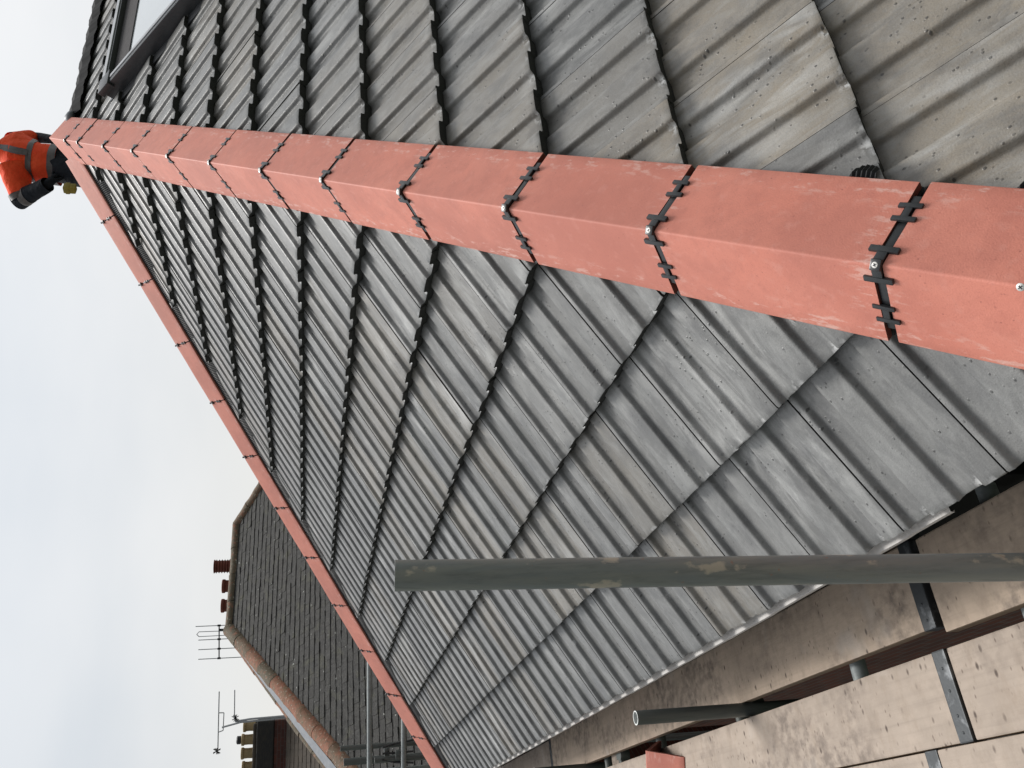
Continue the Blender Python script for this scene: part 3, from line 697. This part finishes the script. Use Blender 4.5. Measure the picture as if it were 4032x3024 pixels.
# ------------------------------------------------------------------ neighbouring roof
def plain_roof(parent, A, B, dirL, dirR, n, pitch, rows, step, name, mat, w=.165, seed=3):
    """trapezoid slope from ridge A-B down; courses of small tiles with a thick lower edge"""
    rr = random.Random(seed); bm = bmesh.new(); cl = bm.loops.layers.float_color.new('tone')
    rn = (B - A); Lr = rn.length; rn.normalize(); dn = Vector((n.x, n.y, -math.tan(pitch))).normalized(); nr = rn.cross(dn).normalized()
    if nr.z < 0: nr = -nr
    hx = math.cos(pitch)
    for k in range(rows):
        s0, s1 = k * step, (k + 1) * step
        x0 = -dirR * s1 * hx; x1 = Lr + dirL * s1 * hx
        i = int(math.floor(x0 / w)) ; off = (k % 2) * w / 2
        while i * w + off < x1:
            a = max(i * w + off + .0015, x0); b = min((i + 1) * w + off - .0015, x1); i += 1
            if b - a < .02: continue
            hj = rr.gauss(0, .0022); sj = rr.gauss(0, .004); tw = rr.gauss(0, .0022); tone = (rr.random(),) * 3 + (1,)
            P = lambda x, s, h: A + rn * x + dn * s + nr * h
            v = [bm.verts.new(P(a, s0 - .02, -.004)), bm.verts.new(P(b, s0 - .02, -.004)), bm.verts.new(P(b, s1 + sj, .006 + hj + tw)), bm.verts.new(P(a, s1 + sj, .006 + hj - tw)),
                 bm.verts.new(P(b, s1 + sj, -.004)), bm.verts.new(P(a, s1 + sj, -.004))]
            for q in ((0, 1, 2, 3), (3, 2, 4, 5)):
                f = bm.faces.new([v[j] for j in q])
                for lp in f.loops: lp[cl] = tone
    return obj(name, bm, mat, parent)
def round_ridge(parent, a, b, r, L=.44, name='ridge_tile', arc=200, moss=None):
    a, b = Vector(a), Vector(b); d = (b - a); T = d.length; d.normalize(); side = d.cross(Vector((0, 0, 1))).normalized(); up = side.cross(d).normalized()
    n = max(1, int(round(T / L)))
    for i in range(n):
        bm = bmesh.new(); cl = bm.loops.layers.float_color.new('tone'); tn = rnd.random() if moss is None else moss; prev = None; dz = rnd.gauss(0, .006)
        u0, u1 = T * i / n + .004, T * (i + 1) / n - .004
        for j in range(7):
            f = j / 6; rad = r * (1 + .05 * (j == 0) + .03 * f) ; row = []
            for k in range(15):
                an = math.radians(-arc / 2 + arc * k / 14)
                q = a + d * (u0 + (u1 - u0) * f) + side * math.sin(an) * rad + up * (math.cos(an) * rad + dz - r * .45)
                q += up * mnoise.noise(q * 7) * .008; row.append(bm.verts.new(q))
            if prev:
                for k in range(14):
                    fc = bm.faces.new((prev[k], prev[k + 1], row[k + 1], row[k])); fc.smooth = True
                    for lp in fc.loops: lp[cl] = (tn, tn, tn, 1)
            prev = row
        obj(name, bm, MCLAY, parent)
RA = Vector((10.587, -1.324, -.26)); RB = Vector((10.373, .593, -.27)); pn_ = R(35)
nb = root('house', (10.4, -.3, -8), 'neighbouring old house with dark stained tiled roof and mossy clay hip tiles', 'house')
rn_ = (RB - RA).normalized(); nn_ = Vector((-.99381, -.11106, 0)); KL, KR = 1.10, .75
plain_roof(nb, RA, RB, KL, KR, nn_, pn_, 46, .125, 'roof_slope', MSL)
tn_ = math.tan(pn_)
hl = (rn_ * KL + nn_ - Vector((0, 0, tn_))); hr = (-rn_ * KR + nn_ - Vector((0, 0, tn_)))
round_ridge(nb, RA, RB, .095, moss=1.); round_ridge(nb, RB - hl * .02, RB + hl * 4.6, .125, .47); round_ridge(nb, RA, RA + hr * 4.6, .100, moss=.7)
# other slopes, verge and walls of that house
bm = bmesh.new()
B2 = RB + hl * 4.6; A2 = RA + hr * 4.6
back = Vector((.99381, .11106, 0)) * 4.6
def quad(p): bm.faces.new([bm.verts.new(Vector(q)) for q in p])
dz46 = Vector((0, 0, tn_ * 4.6))
LB = B2 + Vector((.99381, .11106, 0)) * 9.2; LA = A2 + Vector((.99381, .11106, 0)) * 9.2
RBb = RB + Vector((.99381, .11106, -tn_)) * 4.6 + rn_ * (.05)
for p in ((RA, LA, A2), (RA, RB, RBb, LA)): quad([Vector(q) - Vector((0, 0, .02)) for q in p])
obj('roof_slope', bm, MSL, nb)
va = RB + Vector((.04, .03, .02)); vb = RB + hl * 4.6 + Vector((.30, .36, .10))
round_ridge(nb, va, vb, .06, .42, 'verge_tile')
bm = bmesh.new()
quad([RB + Vector((-.02, .02, .05)), va + Vector((0, 0, .01)), vb + Vector((-.04, -.02, -.01)), RB + hl * 4.6 + Vector((.02, .10, .06))])
obj('lead_valley', bm, MLEAD, nb)
bm = bmesh.new(); cc = (A2 + B2 + LA + LB) / 4; hx_ = Vector((.99381, .11106, 0)); zt = A2.z - .05
box(bm, (cc.x, cc.y, (zt - 8) / 2), hx_ * 4.3, rn_ * 1.0, Vector((0, 0, (zt + 8) / 2)))
quad([RB - Vector((0, 0, .1)), B2 - Vector((0, 0, .1)), Vector((B2.x, B2.y, -8)), Vector((RB.x, RB.y, -8))]); quad([RB - Vector((0, 0, .1)), RBb - Vector((0, 0, .1)), Vector((RBb.x, RBb.y, -8)), Vector((RB.x, RB.y, -8))])
obj('wall', bm, MBR, nb)
# chimney behind the ridge with three red pots
def pot(parent, p, r0, r1, h, mat, louvre=False, name='chimney_pot'):
    bm = bmesh.new()
    if not louvre: prof = [(r0 * 1.05, 0), (r0, .03), (r0 * .94, h * .5), (r1, h - .07), (r1 * 1.15, h - .055), (r1 * 1.15, h - .01), (r1 * 1.05, h), (r1 * .8, h), (r1 * .78, h - .2)]
    else:
        prof = [(r0 * 1.05, 0), (r0, .05), (r0 * .95, h * .45), (r0 * 1.12, h * .47), (r0 * 1.12, h * .52), (r0 * .96, h * .53)]
        for q in range(5):
            z = h * (.56 + .085 * q); prof += [(r0 * .92, z), (r0 * 1.10, z + .012), (r0 * .92, z + h * .05)]
        prof += [(r0 * 1.10, h * .985), (r0 * 1.06, h), (r0 * .8, h)]
    lathe(bm, p, prof, 28); return obj(name, bm, mat, parent, 35)
bm = bmesh.new()
ch = Vector((13.25, -1.0, 0)); cd = Vector((.20, .96, 0)).normalized()
box(bm, ch + Vector((0, 0, -1.3)), cd * .68, Vector((cd.y, -cd.x, 0)) * .27, Vector((0, 0, .95)), .01)
box(bm, ch + Vector((0, 0, -.33)), cd * .73, Vector((cd.y, -cd.x, 0)) * .32, Vector((0, 0, .05)), .01)
stk = obj('chimney', bm, MBR2, nb)
for (x, y, h, lv) in ((13.08, -1.36, .62, True), (13.24, -1.0, .455, False), (13.42, -.655, .465, False)): pot(stk, (x, y, -.29), .125, .118, h, MRP, lv)
# aerials
def yagi(o, boom_a, boom_b, els, mast, label, folded=None, cat='aerial'):
    a, b = Vector(boom_a), Vector(boom_b); rt = root('tv_aerial', o, label, cat)
    bm = bmesh.new(); tube(bm, a, b, .012, seg=10); obj('boom', bm, MAERD, rt)
    for f, hu, hd in els:
        p = a.lerp(b, f); bm = bmesh.new(); tube(bm, p + Vector((0, 0, hu)), p - Vector((0, 0, hd)), .008, seg=8)
        obj('element', bm, MAER, rt)
        bm = bmesh.new(); box(bm, p, (.016, 0, 0), (0, .016, 0), (0, 0, .03), .003); obj('element_clamp', bm, MAERD, rt)
    if folded:
        f, hu = folded; p = a.lerp(b, f); dd = (b - a).normalized() * .045; bm = bmesh.new()
        polytube(bm, [p - dd * .9 - Vector((0, 0, .25)), p - dd + Vector((0, 0, hu - .04)), p + Vector((0, 0, hu)), p + dd + Vector((0, 0, hu - .04)), p + dd * .9 - Vector((0, 0, .25))], .007, 8)
        obj('dipole', bm, MAER, rt)
    bm = bmesh.new(); polytube(bm, [Vector(q) for q in mast], .02, 12); obj('mast', bm, MAERD, rt)
    return rt
yagi((12.56, -.02, -1.0), (12.55, -.06, .10), (12.87, .50, .09), [(.02, .42, .2), (.42, .37, .2), (.70, .37, .38), (.98, .37, .42)],
     [(12.6, .02, .10), (12.58, .03, -.1), (12.58, .03, -1.3)], 'five element silver aerial standing above the neighbour roof ridge', (.25, .40))
# house further back with brick chimney and buff pots
h2 = root('house', (16.8, 1.8, -8), 'distant house with brown tiled roof and sooty brick chimney at the bottom edge', 'house')
c2d = Vector((.29, .957, 0)).normalized(); c2n = Vector((c2d.y, -c2d.x, 0)); cc2 = Vector((16.95, 1.62, 0)) + c2n * .3
bm = bmesh.new(); box(bm, cc2 + Vector((0, 0, -1.55)), c2d * .56, c2n * .30, Vector((0, 0, .72)), .01); stk2 = obj('chimney', bm, MBR2, h2)
bm = bmesh.new(); box(bm, cc2 + Vector((0, 0, -.635)), c2d * .56, c2n * .32, Vector((0, 0, .19)), .03); obj('sooty_cap', bm, MSOOT, stk2)
bm = bmesh.new(); box(bm, cc2 + Vector((0, 0, -.41)), c2d * .50, c2n * .24, Vector((0, 0, .05)), .04); obj('flaunching', bm, MSL2, stk2)
for i, a in enumerate((-.43, -.14, .15, .44)):
    p = cc2 + c2d * a + Vector((0, 0, -.40)); pt2 = pot(stk2, p, .115, .112, .27 + .03 * (i in (1, 2)), MYP)
    if i == 1: bm = bmesh.new(); lathe(bm, p + Vector((0, 0, .30)), [(.07, 0), (.09, .02), (.09, .09), (.06, .11)], 20); obj('cowl', bm, MAERD, stk2, 40)
H2A = Vector((16.2, -2.0, -1.10)); H2B = Vector((17.7, 7.0, -1.10)); n2_ = Vector((-(H2B - H2A).y, (H2B - H2A).x, 0)).normalized()
plain_roof(h2, H2A, H2B, 0, 0, n2_, R(34), 34, .16, 'roof_slope', MSL2, w=.26, seed=9)
bm = bmesh.new(); zz = 0
box(bm, (H2A + H2B) / 2 + Vector((0, 0, -4.6)) - n2_ * .0, (H2B - H2A) / 2, n2_ * 4.2, Vector((0, 0, 2.1))); obj('wall', bm, MBR, h2)
bm = bmesh.new(); quad([H2A, H2B, H2B - n2_ * 4.6 + Vector((0, 0, -3.1)), H2A - n2_ * 4.6 + Vector((0, 0, -3.1))]); obj('roof_slope', bm, MSL2, h2)
a2 = root('tv_aerial', (16.5, 1.06, -1.1), 'pair of thin aerials on white poles above the distant brick chimney', 'aerial')
bm = bmesh.new(); polytube(bm, [(16.48, 1.05, -1.2), (16.60, 1.05, -.3), (16.68, 1.07, .02)], .022, 10); polytube(bm, [(16.50, 1.08, -1.2), (16.64, 1.10, -.1), (16.78, 1.16, .30)], .020, 10)
obj('mast', bm, MAER, a2)
bm = bmesh.new(); tube(bm, (16.60, .42, .40), (17.0, 1.62, .38), .013, seg=8); polytube(bm, [(16.70, .86, .40), (16.74, .86, .28), (16.83, 1.22, .28), (16.84, 1.25, .385)], .011, 8)
tube(bm, (16.52, .42, .06), (16.66, 1.02, .04), .012, seg=8); obj('boom', bm, MAER, a2)
for c_ in ((17.0, 1.62, .40), (16.66, 1.0, .02)):
    bm = bmesh.new()
    for q in range(9):
        v = Vector((rnd.uniform(-1, 1), rnd.uniform(-1, 1), rnd.uniform(-1, 1))).normalized() * .09; tube(bm, Vector(c_) - v, Vector(c_) + v, .009, seg=6)
    obj('reflector', bm, MAERD, a2)

# ------------------------------------------------------------------ worker behind the apex
def skin_body():
    F = .97; Cc = Vector((-4.3578, 4.1822, -1.5778))
    def q(x, y, z, k=F): return Cc + (Vector((x, y, z)) - Cc) * k
    J = dict(pelvis=q(1.041, -.72, .325), waist=q(1.056, -.748, .44), chest=q(1.074, -.805, .60), neck=q(1.081, -.864, .765), head=q(1.05, -.875, .90),
             lsh=q(1.158, -.714, .735, .945), lel=q(1.229, -.535, .637, .95), lwr=q(1.003, -.507, .394, .955), rsh=q(1.022, -.946, .720, .99), rel=q(1.061, -1.013, .56, 1.0), rwr=q(.93, -.88, .40, .98),
             lhip=q(1.068, -.658, .270, .955), rhip=q(1.004, -.79, .270, .985))
    J['lkn'] = J['lhip'] + Vector((-.12, .17, -.40)); J['lan'] = J['lkn'] + Vector((.10, .02, -.40)); J['rkn'] = J['rhip'] + Vector((-.10, .02, -.42)); J['ran'] = J['rkn'] + Vector((.14, -.02, -.36))
    J['lft'] = J['lan'] + Vector((-.16, .06, -.05)); J['rft'] = J['ran'] + Vector((-.16, .04, -.05))
    J['lha'] = J['lwr'] + (J['pelvis'] - J['lwr']).normalized() * .07; J['rha'] = J['rwr'] + (J['pelvis'] - J['rwr']).normalized() * .06
    names = list(J); rad = dict(pelvis=.14, waist=.125, chest=.14, neck=.055, head=.06, lsh=.062, lel=.044, lwr=.034, rsh=.062, rel=.044, rwr=.034, lhip=.085, rhip=.085, lkn=.06, lan=.042, rkn=.06, ran=.042, lft=.035, rft=.035, lha=.03, rha=.03)
    ed = [('pelvis', 'waist'), ('waist', 'chest'), ('chest', 'neck'), ('neck', 'head'), ('chest', 'lsh'), ('lsh', 'lel'), ('lel', 'lwr'), ('lwr', 'lha'), ('chest', 'rsh'), ('rsh', 'rel'), ('rel', 'rwr'), ('rwr', 'rha'),
          ('pelvis', 'lhip'), ('lhip', 'lkn'), ('lkn', 'lan'), ('lan', 'lft'), ('pelvis', 'rhip'), ('rhip', 'rkn'), ('rkn', 'ran'), ('ran', 'rft')]
    rt = root('person', J['lan'] - Vector((0, 0, .06)), 'worker in orange high visibility vest and dark trousers standing behind the roof apex', 'person')
    me = bpy.data.meshes.new('body'); me.from_pydata([J[n] for n in names], [(names.index(a), names.index(b)) for a, b in ed], []); me.materials.append(MNAVY)
    o = bpy.data.objects.new('body', me); COL.objects.link(o); o.parent = rt; o.location = -rt.location
    mod = o.modifiers.new('s', 'SKIN'); mod.use_smooth_shade = True; sb = o.modifiers.new('u', 'SUBSURF'); sb.levels = 2; sb.render_levels = 2
    for i, n in enumerate(names):
        me.skin_vertices[0].data[i].radius = (rad[n], rad[n] * (.8 if n in ('waist', 'chest', 'pelvis') else 1)); me.skin_vertices[0].data[i].use_root = (n == 'pelvis')
    # head, hair, hands
    bm = bmesh.new(); hc = J['head'] + Vector((-.0, 0, .045)); fwd = Vector((.5, .75, -.3)).normalized()
    bmesh.ops.create_uvsphere(bm, u_segments=24, v_segments=18, radius=.1, matrix=Matrix.Translation(hc) @ Matrix.Diagonal((.85, .85, 1.18, 1)))
    for v in bm.verts:
        d = (v.co - hc); f = d.dot(fwd)
        if f > .05 and d.z < .0: v.co += fwd * .008
        if f > .07 and abs(d.z + .01) < .03 and (d - fwd * f).xy.length < .03: v.co += fwd * .022
    obj('head', bm, MSKIN, rt, 80)
    bm = bmesh.new(); bmesh.ops.create_uvsphere(bm, u_segments=24, v_segments=16, radius=.108, matrix=Matrix.Translation(hc - fwd * .015 + Vector((0, 0, .012))) @ Matrix.Diagonal((.9, .9, 1.15, 1)))
    kill = [v for v in bm.verts if (v.co - hc).dot(fwd) > .045 and v.co.z < hc.z + .06]; bmesh.ops.delete(bm, geom=kill, context='VERTS')
    for v in bm.verts: v.co += (v.co - hc).normalized() * mnoise.noise(v.co * 30) * .01
    obj('hair', bm, MHAIR, rt, 80)
    # hands: palm, four fingers and thumb
    for wn_, hn in (('lwr', 'lha'), ('rwr', 'rha')):
        d = (J[hn] - J[wn_]).normalized(); sdv = d.cross(Vector((.85, -.48, 0))).normalized(); nv = d.cross(sdv)
        base = J[hn] + d * .01; pts = [J[wn_] + d * .02, base + d * .05]; es = [(0, 1)]; rr = [(.028, .016), (.036, .014)]
        for k, ln in enumerate((.062, .070, .066, .052)):
            o_ = sdv * (-.027 + .018 * k); i0 = len(pts)
            pts += [base + d * .055 + o_, base + d * (.055 + ln * .5) + o_ + nv * .010, base + d * (.055 + ln * .9) + o_ + nv * .030]
            es += [(1, i0), (i0, i0 + 1), (i0 + 1, i0 + 2)]; rr += [(.009, .009), (.008, .008), (.007, .007)]
        i0 = len(pts); pts += [base + sdv * -.036 + d * .01, base + sdv * -.055 + d * .035 + nv * .01, base + sdv * -.058 + d * .06 + nv * .02]; es += [(0, i0), (i0, i0 + 1), (i0 + 1, i0 + 2)]; rr += [(.012, .012), (.010, .010), (.008, .008)]
        hm = bpy.data.meshes.new('hand'); hm.from_pydata(pts, es, []); hm.materials.append(MNAVY)
        ho = bpy.data.objects.new('glove', hm); COL.objects.link(ho); ho.parent = rt; ho.location = -rt.location
        md = ho.modifiers.new('s', 'SKIN'); md.use_smooth_shade = True; ho.modifiers.new('u', 'SUBSURF').render_levels = 1
        for i, r_ in enumerate(rr): hm.skin_vertices[0].data[i].radius = r_
        hm.skin_vertices[0].data[0].use_root = True
    # vest: lofted shell round the torso and short sleeve
    axis_l = (J['lsh'] - J['rsh']); axis_l.z = 0; axis_l.normalize(); fw = Vector((-axis_l.y, axis_l.x, 0))
    def ring(c, a, b, n=40, tilt=0.):
        out_ = []
        for i in range(n):
            t = 2 * math.pi * i / n; ca, sa = math.cos(t), math.sin(t)
            e = .86
            p = c + axis_l * (a * math.copysign(abs(ca) ** e, ca)) + fw * (b * math.copysign(abs(sa) ** e, sa)); p.z += tilt * ca
            out_.append(p)
        return out_
    lv = [(J['waist'] + Vector((0, 0, -.075)), .168, .128), (J['waist'] + Vector((0, 0, -.02)), .158, .122), (J['waist'] + Vector((0, 0, .05)), .158, .122), (J['waist'].lerp(J['chest'], .7), .175, .132), (J['chest'] + Vector((0, 0, .03)), .198, .138),
          (J['chest'].lerp(J['neck'], .55), .205, .13), (J['chest'].lerp(J['neck'], .85), .17, .105), (J['neck'] + Vector((0, 0, .03)), .09, .08)]
    def loft(levels, grow, mat, name, n=40, wr=.022):
        bm = bmesh.new(); prev = None
        for li, (c, a, b) in enumerate(levels):
            row = []
            for i, p in enumerate(ring(Vector(c), a + grow, b + grow, n)):
                dd = (p - Vector(c)).normalized(); row.append(bm.verts.new(p + dd * wr * mnoise.noise(Vector((p.x * 11, p.y * 11, p.z * 5)))))
            if prev:
                for i in range(n): bm.faces.new((prev[i], prev[(i + 1) % n], row[(i + 1) % n], row[i]))
            prev = row
        return obj(name, bm, mat, rt, 80)
    def subdiv(levels, m_=5):
        o_ = []
        for (c0, a0, b0), (c1, a1, b1) in zip(levels[:-1], levels[1:]):
            for k in range(m_): f = k / m_; o_.append((Vector(c0).lerp(Vector(c1), f), a0 + (a1 - a0) * f, b0 + (b1 - b0) * f))
        return o_ + [levels[-1]]
    lv = subdiv(lv)
    def sub(zlo, zhi): return [l for l in lv if zlo <= l[0].z <= zhi]
    vest = loft(lv, 0, MVEST, 'hi_vis_vest')
    z0 = J['waist'].z
    for a, b in ((-.078, -.02), (.075, .135)): loft(sub(z0 + a, z0 + b), .004, MTAPE, 'reflective_band')
    # sleeve
    def limb(a, b, r0, r1, mat, name, n=24, seg=8, f0=0., f1=1.):
        bm = bmesh.new(); a, b = Vector(a), Vector(b); d = (b - a).normalized(); q_ = d.to_track_quat('Z', 'Y'); prev = None
        for j in range(seg + 1):
            f = f0 + (f1 - f0) * j / seg; c = a.lerp(b, f); r_ = r0 + (r1 - r0) * f; row = []
            for i in range(n):
                t = 2 * math.pi * i / n; p = c + q_ @ Vector((r_ * math.cos(t), r_ * math.sin(t), 0)); row.append(bm.verts.new(p + (p - c).normalized() * .007 * mnoise.noise(p * 15)))
            if prev:
                for i in range(n): bm.faces.new((prev[i], prev[(i + 1) % n], row[(i + 1) % n], row[i]))
            prev = row
        return obj(name, bm, mat, rt, 80)
    limb(J['lsh'] + (J['chest'] - J['lsh']) * .25, J['lel'], .104, .074, MVEST, 'sleeve', f0=-.12, f1=.86)
    limb(J['lsh'], J['lel'], .096, .076, MTAPE, 'reflective_band', f0=.78, f1=1.0)
    limb(J['lel'], J['lwr'], .064, .050, MNAVY, 'jacket_sleeve', f0=-.16, f1=.95); limb(J['lel'], J['lwr'], .067, .053, MTAPE, 'reflective_band', f0=.08, f1=.26)
    limb(J['rsh'] + (J['chest'] - J['rsh']) * .25, J['rel'], .085, .064, MVEST, 'sleeve', f0=-.12, f1=.7)
    # shoulder strap
    bm = bmesh.new(); prev = None; cview = -Vector((.8473, -.4805, 0)).normalized()
    for i in range(14):
        f = i / 13; c = J['waist'] + Vector((0, 0, .11)); z = c.z + f * .27
        l_ = min(lv, key=lambda l: abs(l[0].z - z)); best = None
        ang = math.atan2(cview.dot(fw), cview.dot(axis_l)) + .25
        row = []
        for da in (-.16, .16):
            t = ang + da; ca, sa = math.cos(t), math.sin(t)
            p = Vector(l_[0]) + axis_l * ((l_[1] + .012) * math.copysign(abs(ca) ** .86, ca)) + fw * ((l_[2] + .012) * math.copysign(abs(sa) ** .86, sa)); p.z = z; row.append(bm.verts.new(p))
        if prev: bm.faces.new((prev[0], prev[1], row[1], row[0]))
        prev = row
    obj('reflective_band', bm, MTAPE, rt, 80)
    pc = q(1.049, -.51, .261, .93); bm = bmesh.new(); box(bm, pc, axis_l * .03, fw * .025, Vector((0, 0, .04)), .008); box(bm, pc + Vector((0, 0, .012)) , axis_l * .033, fw * .028, Vector((0, 0, .014)), .004)
    obj('tool_pouch', bm, MPOUCH, rt, 40)
    return rt
skin_body()

# ------------------------------------------------------------------ ground
bm = bmesh.new(); bmesh.ops.create_grid(bm, x_segments=40, y_segments=40, size=600, matrix=Matrix.Translation((0, 0, -8.0)))
g_ = obj('ground', bm, MGRASS); g_['kind'] = 'structure'
bm = bmesh.new(); box(bm, (4, 2, -8.0), (16, 0, 0), (0, 16, 0), (0, 0, .004)); p_ = obj('yard', bm, MGRD); p_['kind'] = 'structure'
